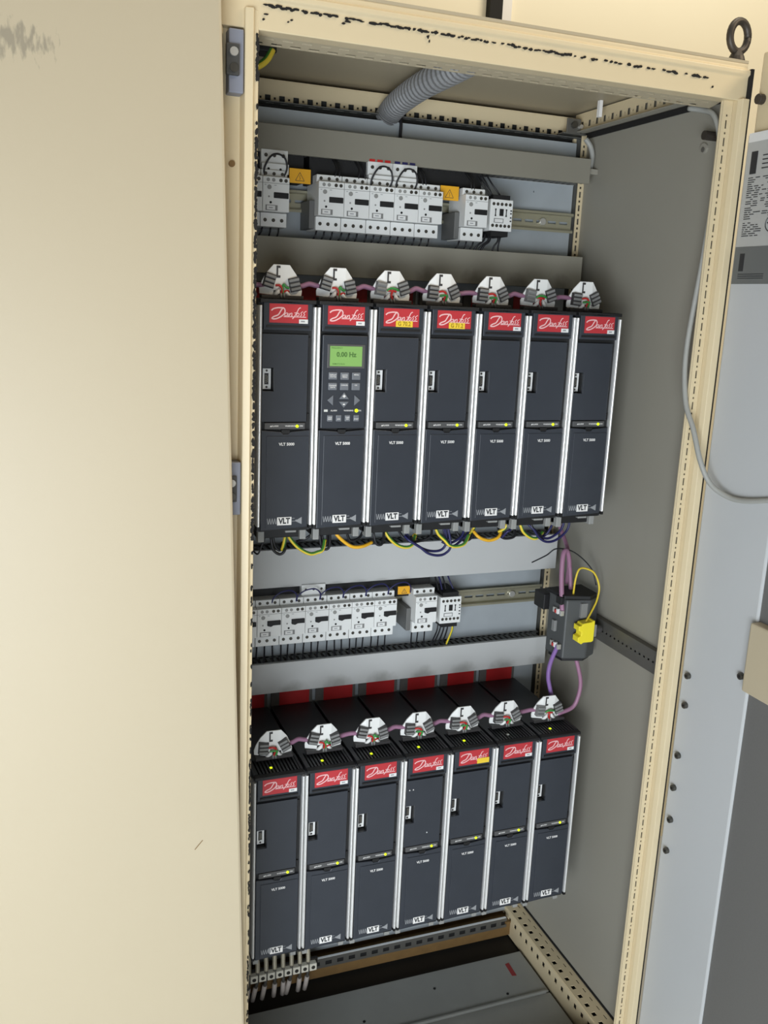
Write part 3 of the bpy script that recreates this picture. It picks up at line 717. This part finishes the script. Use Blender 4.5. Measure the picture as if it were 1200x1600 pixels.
for kind, lst in W.items():
    for i, (p, lab) in enumerate(lst):
        y = 45 + (i % 4)*7 + (8 if kind == 'black' else 0)
        pts = [(x, y+(0 if 0 < j < len(p)-1 else 8), z) for j, (x, z) in enumerate(p)]
        nm = {'earth': 'earth_wire', 'orange': 'earth_wire', 'black': 'control_wire', 'blue': 'motor_wire'}[kind]
        cable(pts, 3.0 if kind in ('earth', 'orange') else (2.3 if 'thin' not in lab else 1.5), {'earth': ['wire_yellow', 'wire_green'], 'orange': 'wire_orange', 'black': 'wire_black', 'blue': 'wire_blue'}[kind], lab, nm, 'loose wires under the upper drives', 8, kind == 'earth')

# ------------------------------------------------------------------ breakers, contactors, auxiliaries
def wires_down(t, xs, z0, z1, y, slant):
    for x in xs:
        dx = slant+random.uniform(-2, 2)
        MB(t).tube([(x, y, z0), (x+dx*.3, y, (z0+z1)/2), (x+dx, y+4, z1)], 1.5, 6).build('lead_wire', 'wire_black', t, smooth=True)
def make_breaker(rocker):
    t = thing('circuit_breaker', '-', 'circuit breaker', (0, 0, 0))
    Q = lambda: MB(t)
    Q().box(.4, 44.6, 0, 72, -27, 27).build('body', 'module_grey', t, bevel=.8)
    tb = Q().box(.6, 44.4, 15, 72, 27, 39).build('top_terminal', 'module_grey', t, bevel=.8)
    lt = Q().box(.6, 44.4, 15, 72, -50, -28).build('bottom_terminal', 'module_grey', t, bevel=.8)
    for x in (8, 22, 36):
        Q().disc(x, -39.5, 14.2, 15.4, 3, 10).build('terminal_screw', 'screw', lt)
        Q().disc(x, 33, 14.2, 15.4, 2.8, 10).build('terminal_screw', 'screw', tb)
    for x, mm in ((9, 'module_grey_dim'), (18, 'module_grey_dim'), (30, 'screw'), (38.5, 'screw')):
        Q().disc(x, 21.8, -.5, .6, 2.9, 12).build('contact_screw', mm, t)
    Q().box(.4, 44.6, -.25, .2, 16.4, 17).build('seam', 'clamp_grey', t)
    if rocker: Q().prism([(18.5, 4), (43, 4), (43, -4.5), (30, -4.5), (25, -7), (18.5, -5)], 'y', -3, 1).build('rocker_switch', 'deep_black', t, bevel=.8)
    else: Q().box(18.5, 43.2, -1.5, 1, -6, 3).build('rocker_switch', 'deep_black', t, bevel=.8)
    Q().disc(11, 10.5, -.8, .4, 3.6, 14).build('dial', 'module_grey_dim', t)
    Q().disc(13.5, -13, -.5, .4, 2, 8).build('test_button', 'hole', t)
    Q().disc(10.5, -4, -.3, .4, 1.6, 8).build('trip_mark', 'module_grey_dim', t)
    tg = Q().box(5, 25, -.6, .3, -25.5, -17).build('marker_frame', 'clamp_grey', t)
    mk = Q().box(7, 21, -1, -.4, -24.5, -18).build('marker', 'sticker_white', tg)
    Q().box(10.5, 17, -1.1, -.95, -22, -20.6).build('print', 'print_grey', mk)
    Q().box(19, 23, -.3, .2, 13.4, 14.2).box(3, 6, -.3, .2, 13.4, 14.2).build('print', 'print_grey', t)
    return t
later = []; bk = [make_breaker(False), make_breaker(True)]; bu = [0, 0]
def breaker(x, z, v, label, group, slant, adapter=False, zend=-66):
    b = bk[v] if not bu[v] else copy_tree(bk[v]); bu[v] = 1
    put(b, (x, 183, z)); tag(b, label, 'circuit breaker', group)
    later.append((b, slant, adapter, zend))
    return b
def dress(b, slant, adapter, zend):
    for q in (8, 22, 36):
        dx = slant+random.uniform(-2.5, 2.5)
        MB().tube([(q, 34, -50), (q+dx*.3, 34, -57), (q+dx, 38, zend)], 1.5, 6).build('lead_wire', 'wire_black', b, smooth=True)
    if adapter: MB().box(-9, .3, 22, 78, -48, -2).build('busbar_adapter', 'adapter_grey', b, bevel=1)
ZU, ZW = 175, -562
GU, GL = 'breakers in the upper row', 'breakers in the lower row'
breaker(1, ZU, 0, 'grey circuit breaker half hidden behind left post, upper row', GU, -4)
breaker(46, ZU, 0, 'grey circuit breaker left of the orange warning sign, upper row', GU, -4)
nm = ['leftmost', 'second', 'middle', 'fourth', 'rightmost']
for k in range(5): breaker(140+45*k, ZU, 0, '%s breaker of the block of five in upper row' % nm[k], GU, -5, k == 0)
breaker(408, ZU, 0, 'lone grey circuit breaker beside the contactor in upper row', GU, -5, True)
breaker(0.5, ZW, 1, 'grey circuit breaker mostly behind left post, lower row', GL, 1, zend=-92)
nm = ['leftmost fully visible', 'second', 'third', 'fourth', 'fifth', 'sixth and last']
for k in range(6): breaker(45.5+45*k, ZW, 1, '%s breaker of the block in lower row' % nm[k], GL, 1, zend=-92)
breaker(354, ZW, 1, 'lone grey circuit breaker beside the contactor in lower row', GL, 1, True, zend=-92)

for a_ in later: dress(*a_)

def make_contactor():
    t = thing('contactor', '-', 'contactor', (0, 0, 0)); Q = lambda: MB(t)
    Q().box(.4, 44.6, 0, 62, -27, 27).build('body', 'module_grey', t, bevel=.8)
    Q().box(6, 40, 4, 62, -36, -27).build('terminal_base', 'deep_black', t); Q().box(6, 40, 4, 62, 27, 35).build('terminal_base', 'deep_black', t)
    for x in (6, 14.2, 22.4, 30.6, 38.8):
        for z in (19, -18): Q().disc(x, z, -.6, .5, 2.9, 10).build('terminal_screw', 'screw', t)
    Q().box(18.5, 26, -1.2, .5, -1, 11).build('actuator', 'deep_black', t)
    for x in (10.5, 32): Q().prism([(x-1.6, 11), (x+1.6, 11), (x+.8, 7), (x+.8, 2), (x+1.6, -2), (x-1.6, -2), (x-.8, 2), (x-.8, 7)], 'y', -.6, .4).build('guide_slot', 'deep_black', t)
    mk = Q().box(8, 27, -.8, .3, -13, -5.5).build('marker_frame', 'clamp_grey', t); Q().box(9.5, 25.5, -1, -.7, -12, -6.5).build('marker', 'sticker_white', mk)
    p = Q()
    for z in (9, 4, -3, -9): p.box(40, 43, -.3, .2, z-1.2, z+1.2)
    p.build('print', 'print_dark', t)
    return t
ct = make_contactor(); put(ct, (462, 192, 172)); tag(ct, 'small grey contactor at the right end of the upper breakers', 'contactor', 'contactors')
c2 = copy_tree(ct); put(c2, (410, 192, -570)); tag(c2, 'small grey contactor at the right end of the lower breakers', 'contactor', 'contactors')
def ctrl(p, lab, grp, r=1.7, m='wire_black'): cable(p, r, m, lab, 'control_wire', grp, 6)
for i, (x0, x1) in enumerate(((452, 470), (458, 476), (463, 474), (474, 492))):
    ctrl([(x0-8, 225, 243), (x0, 215, 226), ((x0+x1)/2, 212, 215), (x1, 210, 204)], '%s thin black wire from left dropping into upper contactor' % ORD[i], 'wires feeding the upper contactor')
for i, (x0, x1) in enumerate(((466, 446), (474, 455), (478, 460), (494, 484), (498, 497))):
    ctrl([(x0, 215, 140), (x0-3, 214, 128), ((x0+x1)/2-3, 216, 120), (x1, 220, 108)], '%s thin black wire from left below upper contactor' % ORD[i], 'wires below the upper contactor')
for i, (x0, x1) in enumerate(((412, 414), (420, 422), (428, 430), (440, 446))):
    ctrl([(x0-2, 230, -506), (x0, 222, -518), (x1, 214, -535)], '%s thin dark wire from left dropping into lower contactor' % ORD[i], 'wires feeding the lower contactor', 1.7, 'wire_blue' if i % 2 else 'wire_black')
for i, (x0, x1) in enumerate(((418, 410), (424, 416), (432, 426), (440, 436))):
    ctrl([(x0, 215, -604), (x0-2, 216, -622), (x1, 230, -656)], '%s thin black wire from left below lower contactor' % ORD[i], 'wires below the lower contactor')
cable([(448, 216, -604), (450, 216, -620), (446, 230, -656)], 2.2, ['wire_yellow', 'wire_green'], 'yellow-green wire under the lower contactor', 'earth_wire', None, 8, True)

# black busbar covers behind the breakers
def cover(x0, x1, z0, z1, y0, label):
    t = thing('busbar_cover', label, 'cover', ((x0+x1)/2, 250, z0))
    MB(t).box(x0, x1, y0, 262, z0, z1).build('cover_body', 'deep_black', t, bevel=1.5)
    r = MB(t); x = x0+6
    while x < x1-6: r.box(x, x+3, y0-1.2, y0, z1-6, z1-2); x += 11
    r.build('cover_teeth', 'deep_black', t)
cover(-40, 125, 200, 246, 222, 'black busbar cover behind the leftmost upper breakers')
cover(134, 456, 200, 246, 222, 'long black busbar cover behind the upper block of breakers')
cover(-40, 398, -545, -503, 222, 'long black busbar cover behind the lower breakers')
# orange warning signs
def sign(x0, x1, z0, z1, y, label):
    t = thing('warning_sign', label, 'sign', ((x0+x1)/2, y, z0), 'orange warning signs')
    MB(t).box(x0, x1, y, y+3, z0, z1).build('plate', 'warn_orange', t, bevel=.6)
    cx, cz = (x0+x1)/2-.5, (z0+z1)/2-2; h = (z1-z0)*.3
    m = MB(t); a, b_, c = (cx-h*1.1, cz-h*.8), (cx+h*1.1, cz-h*.8), (cx, cz+h*1.1)
    for p, q in ((a, b_), (b_, c), (c, a)): m.ribbon([p, q], 1.0, y-.15, 0)
    m.ribbon([(cx+.6, cz+h*.5), (cx-1, cz-.2), (cx+1, cz-.6), (cx-.4, cz-h*.6)], .9, y-.16, 0)
    m.build('hazard_symbol', 'rust', t, flat=True)
sign(94.5, 131, 197, 220, 200, 'orange high voltage warning sign left of the upper block of five')
sign(367, 402, 191, 215, 200, 'orange high voltage warning sign left of the lone upper breaker')
sign(323, 349, -533, -517, 200, 'orange high voltage warning sign beside the lower breakers')
# auxiliary contact blocks
def aux(x, z, wd, label, caps):
    t = thing('auxiliary_block', label, 'contact block', (x, 200, z)); Q = lambda: MB(t)
    for s in range(wd):
        xo = x+46*s
        Q().box(xo, xo+45, 203, 220, z, z+16).box(xo, xo+45, 210, 220, z+16, z+38).build('block', 'module_grey', t, bevel=.8)
        for q in (11, 31):
            Q().disc(xo+q, z+7, 202, 203.5, 2, 8).build('terminal_hole', 'hole', t)
        for q in (8, 22, 37): Q().disc(xo+q, z+29, 209, 210.5, 3, 10).build('terminal_screw', 'screw', t)
        Q().tube(catmull([(xo+3, 200, z-6), (xo+3, 196, z+8), (xo+12, 192, z+25), (xo+24, 191, z+29), (xo+36, 193, z+23), (xo+40, 196, z+8), (xo+35, 200, z-6)]), 1.6, 7).build('link_wire', 'wire_black', t, smooth=True)
        if caps:
            for q in range(3): Q().box(xo+3+14*q, xo+13+14*q, 211, 220, z+38, z+42).build('terminal_cap', ('wire_red', 'wire_blue')[s], t)
aux(49, 209, 1, 'grey auxiliary contact block with looped black wire at upper left', False)
aux(234, 206, 2, 'double auxiliary contact block with red and blue caps in upper row', True)
t = thing('auxiliary_block', 'small white auxiliary block behind the lower breakers', 'contact block', (134, 215, -522))
MB(t).box(134, 180, 208, 222, -526, -503).build('block', 'module_grey', t, bevel=.8)
for q in (142, 157, 172): MB(t).disc(q, -512, 207, 208.5, 2.4, 8).build('terminal_screw', 'screw', t)
for k in range(6):
    x = 52+45*k
    cable([(x+24, 199, -530), (x+27, 196, -519), (x+40, 194, -509), (x+58, 194, -507), (x+69, 196, -516), (x+71, 199, -530)], 1.4, 'wire_blue', 'dark blue jumper wire arching over the %s pair of lower breakers' % ORD[k], 'jumper_wire', 'jumper wires over the lower breakers', 6)
for k, (x0, x1) in enumerate(((176, 172), (181, 180), (216, 214), (224, 226), (330, 332), (336, 338), (424, 426), (430, 431))):
    cable([(x0-2, 222, 243), (x0, 202, 226), (x1, 199, 212)], 1.5, 'wire_black', '%s thin black wire from left dropping into the upper breakers' % ORD[k], 'control_wire', 'wires above the upper breakers', 6)

# ------------------------------------------------------------------ repeater box on the side rail
sr = thing('perforated_rail', 'grey perforated steel rail across the right side panel', 'rail', (690, 0, -590))
MB(sr).perf(lambda u, v, q: (684+q, u, v), -132, 118, -602, -564, [(y, -583, 6, 3.5) for y in range(-125, 110, 13)], 1.5).build('rail_web', 'dark_steel', sr)
MB(sr).box(684, 696.5, -132, 118, -564, -562).box(684, 696.5, -132, 118, -604, -602).build('rail_edge', 'dark_steel', sr)
rp = thing('bus_repeater', 'dark grey bus repeater box clipped to the side rail', 'repeater', (640, 80, -640)); Q = lambda: MB(rp)
Q().prism([(600, 108), (606, 55), (652, 44), (680, 60), (680, 112)], 'z', -636, -518).build('housing', 'box_dark', rp, bevel=3)
Q().prism([(598, 116), (604, 60), (652, 46), (676, 62), (676, 118)], 'z', -518, -511).build('top_cap', 'deep_black', rp, bevel=1)
Q().prism([(604, 100), (610, 60), (650, 50), (672, 64), (672, 104)], 'z', -642, -636).build('bottom_cap', 'deep_black', rp)
Q().box(592, 626, 113, 150, -556, -524).build('bracket', 'deep_black', rp, bevel=2)
Q().box(598, 606, 62, 80, -530, -515).build('terminal_cover', 'deep_black', rp, bevel=1)
for z in (-545, -612):
    for y, m_ in ((84, 'screw_bright'), (72, 'sticker_white'), (60, 'screw_bright')):
        Q().box(597, 604, y-3, y+3, z-5, z+5).build('terminal_screw', m_, rp, bevel=.6)
    Q().box(596, 603, 74, 79, z-4, z+2).build('core_wire', 'wire_red', rp)
Q().box(598, 605, 78, 88, -588, -566).build('serial_port', 'clamp_grey', rp, bevel=1)
Q().box(632, 646, 44, 50, -552, -524).build('rating_plate', 'clamp_grey', rp)
yp = thing('yellow_plug', 'bright yellow plug connector on the front of repeater box', 'plug', (640, 42, -580))
MB(yp).prism([(618, -560), (624, -560), (626, -556), (646, -554), (648, -552), (652, -552), (652, -592), (648, -594), (630, -594), (626, -597), (622, -594), (618, -592), (618, -582), (624, -580), (624, -572), (618, -570)], 'y', 24, 43).build('plug_body', 'plug_yellow', yp, bevel=1.2)
MB(yp).box(652, 660, 28, 42, -586, -562).build('plug_collar', 'clamp_grey', yp, bevel=1)
MB(yp).tube([(660, 36, -574), (672, 36, -574)], 8, 12).build('lock_screw', 'clamp_dark', yp)
cable([(626, 66, -512), (624, 60, -480), (630, 60, -461), (644, 60, -460), (663, 58, -470), (675, 56, -496), (669, 50, -521), (653, 42, -542), (638, 34, -556)], 1.9, ['wire_yellow', 'wire_green'], 'thin yellow wire looping from repeater top to the yellow plug', 'signal_wire', None, 8, False)
cable([(581, 150, -470), (587, 110, -445), (603, 100, -430), (639, 96, -438), (672, 84, -468), (682, 76, -500)], 1.3, 'wire_black', 'thin black wire arching over the repeater box', 'signal_wire', None, 6)

# ------------------------------------------------------------------ grey cable to the door, conduit, earth strap
cable([(672, -60, 330), (680, -88, 323), (680, -112, 312), (680, -130, 280), (680, -134, 234), (678, -128, 103), (668, -126, -40), (666, -140, -120), (668, -165, -165), (672, -185, -212), (684, -200, -246), (698, -225, -262), (704, -260, -262), (707, -330, -245), (709, -420, -225)], 4.2, 'cable_grey', 'grey cable hanging from cabinet top down and across to open door', 'door_cable')
cdt = MB(); pts = []; rs = []
path = catmull([(292, 286, 330), (296, 262, 344), (296, 200, 352), (292, 110, 354), (288, 0, 352), (286, -90, 352)], 30)
for i, p in enumerate(path): pts.append(p); rs.append(21.5 if i % 5 < 3 else 17.5)
solo(cdt.tube(pts, rs, 20), 'flexible_conduit', 'conduit_grey', 'thick grey corrugated conduit running under the cabinet roof', 'conduit', (292, 280, 330))
cable([(312, 275, 335), (313, 268, 322), (312, 266, 300), (312, 262, 287)], 3, 'wire_black', 'black cable end dropping from conduit into top duct', 'control_cable')
cable([(-60, 22, 312), (-34, 20, 314), (-8, 18, 322), (10, 18, 334), (20, 20, 350)], 5, ['wire_yellow', 'wire_green'], 'yellow-green earth strap at the top left inside corner', 'earth_strap', None, 10, True)
t = thing('earth_stud', 'dark earthing stud under the roof at top left', 'stud', (10, 60, 380))
MB(t).prism([(-34+60*u, 14+40*v) for u, v in ((0, 0), (1, .1), (1, .9), (0, 1))], 'z', 346, 381).build('stud_base', 'deep_black', t, bevel=2)
MB(t).tube([(-6, 32, 347), (-6, 32, 336)], 5, 10).build('stud_nut', 'screw_bright', t)

# ------------------------------------------------------------------ earth terminal strip at the bottom left
ts = thing('terminal_strip', 'row of beige earth terminals with screws at the bottom left', 'terminal strip', (110, 205, -1330))
MB(ts).box(30, 186, 206, 212, -1330, -1308).build('strip', 'floor_black', ts)
for k in range(8):
    x = 51+17.5*k
    tb = MB(ts).box(x-7.4, x+7.4, 194, 206, -1327, -1311).build('terminal', 'terminal_beige', ts, bevel=1)
    MB(ts).disc(x, -1319, 193.3, 195, 4, 12).build('screw', 'screw', tb)
for k in range(8):
    x = 42.5+17.5*k
    sg = random.uniform(-3, 3)
    c = thing('shielded_cable', '%s grey shielded cable from left hanging at the earth terminals' % ORD[k], 'cable', (x, 200, -1380), 'shielded cables at the earth terminals')
    MB(c).tube(catmull([(x+sg, 214, -1268), (x, 206, -1290), (x-1, 200, -1308)]), [5]*9+[5]*9 if False else 4.6, 8).build('braid', 'braid', c, smooth=True)
    MB(c).tube([(x-1, 200, -1308), (x-1, 198, -1326), (x-2+sg, 200, -1342)], 3.4, 8).build('core', 'dark_steel', c, smooth=True)
    MB(c).tube([(x-2+sg, 200, -1342), (x-3+sg*1.6, 204, -1362), (x-4+sg*2, 208, -1378)], 5, 8).build('sleeve', 'sleeve', c, smooth=True)
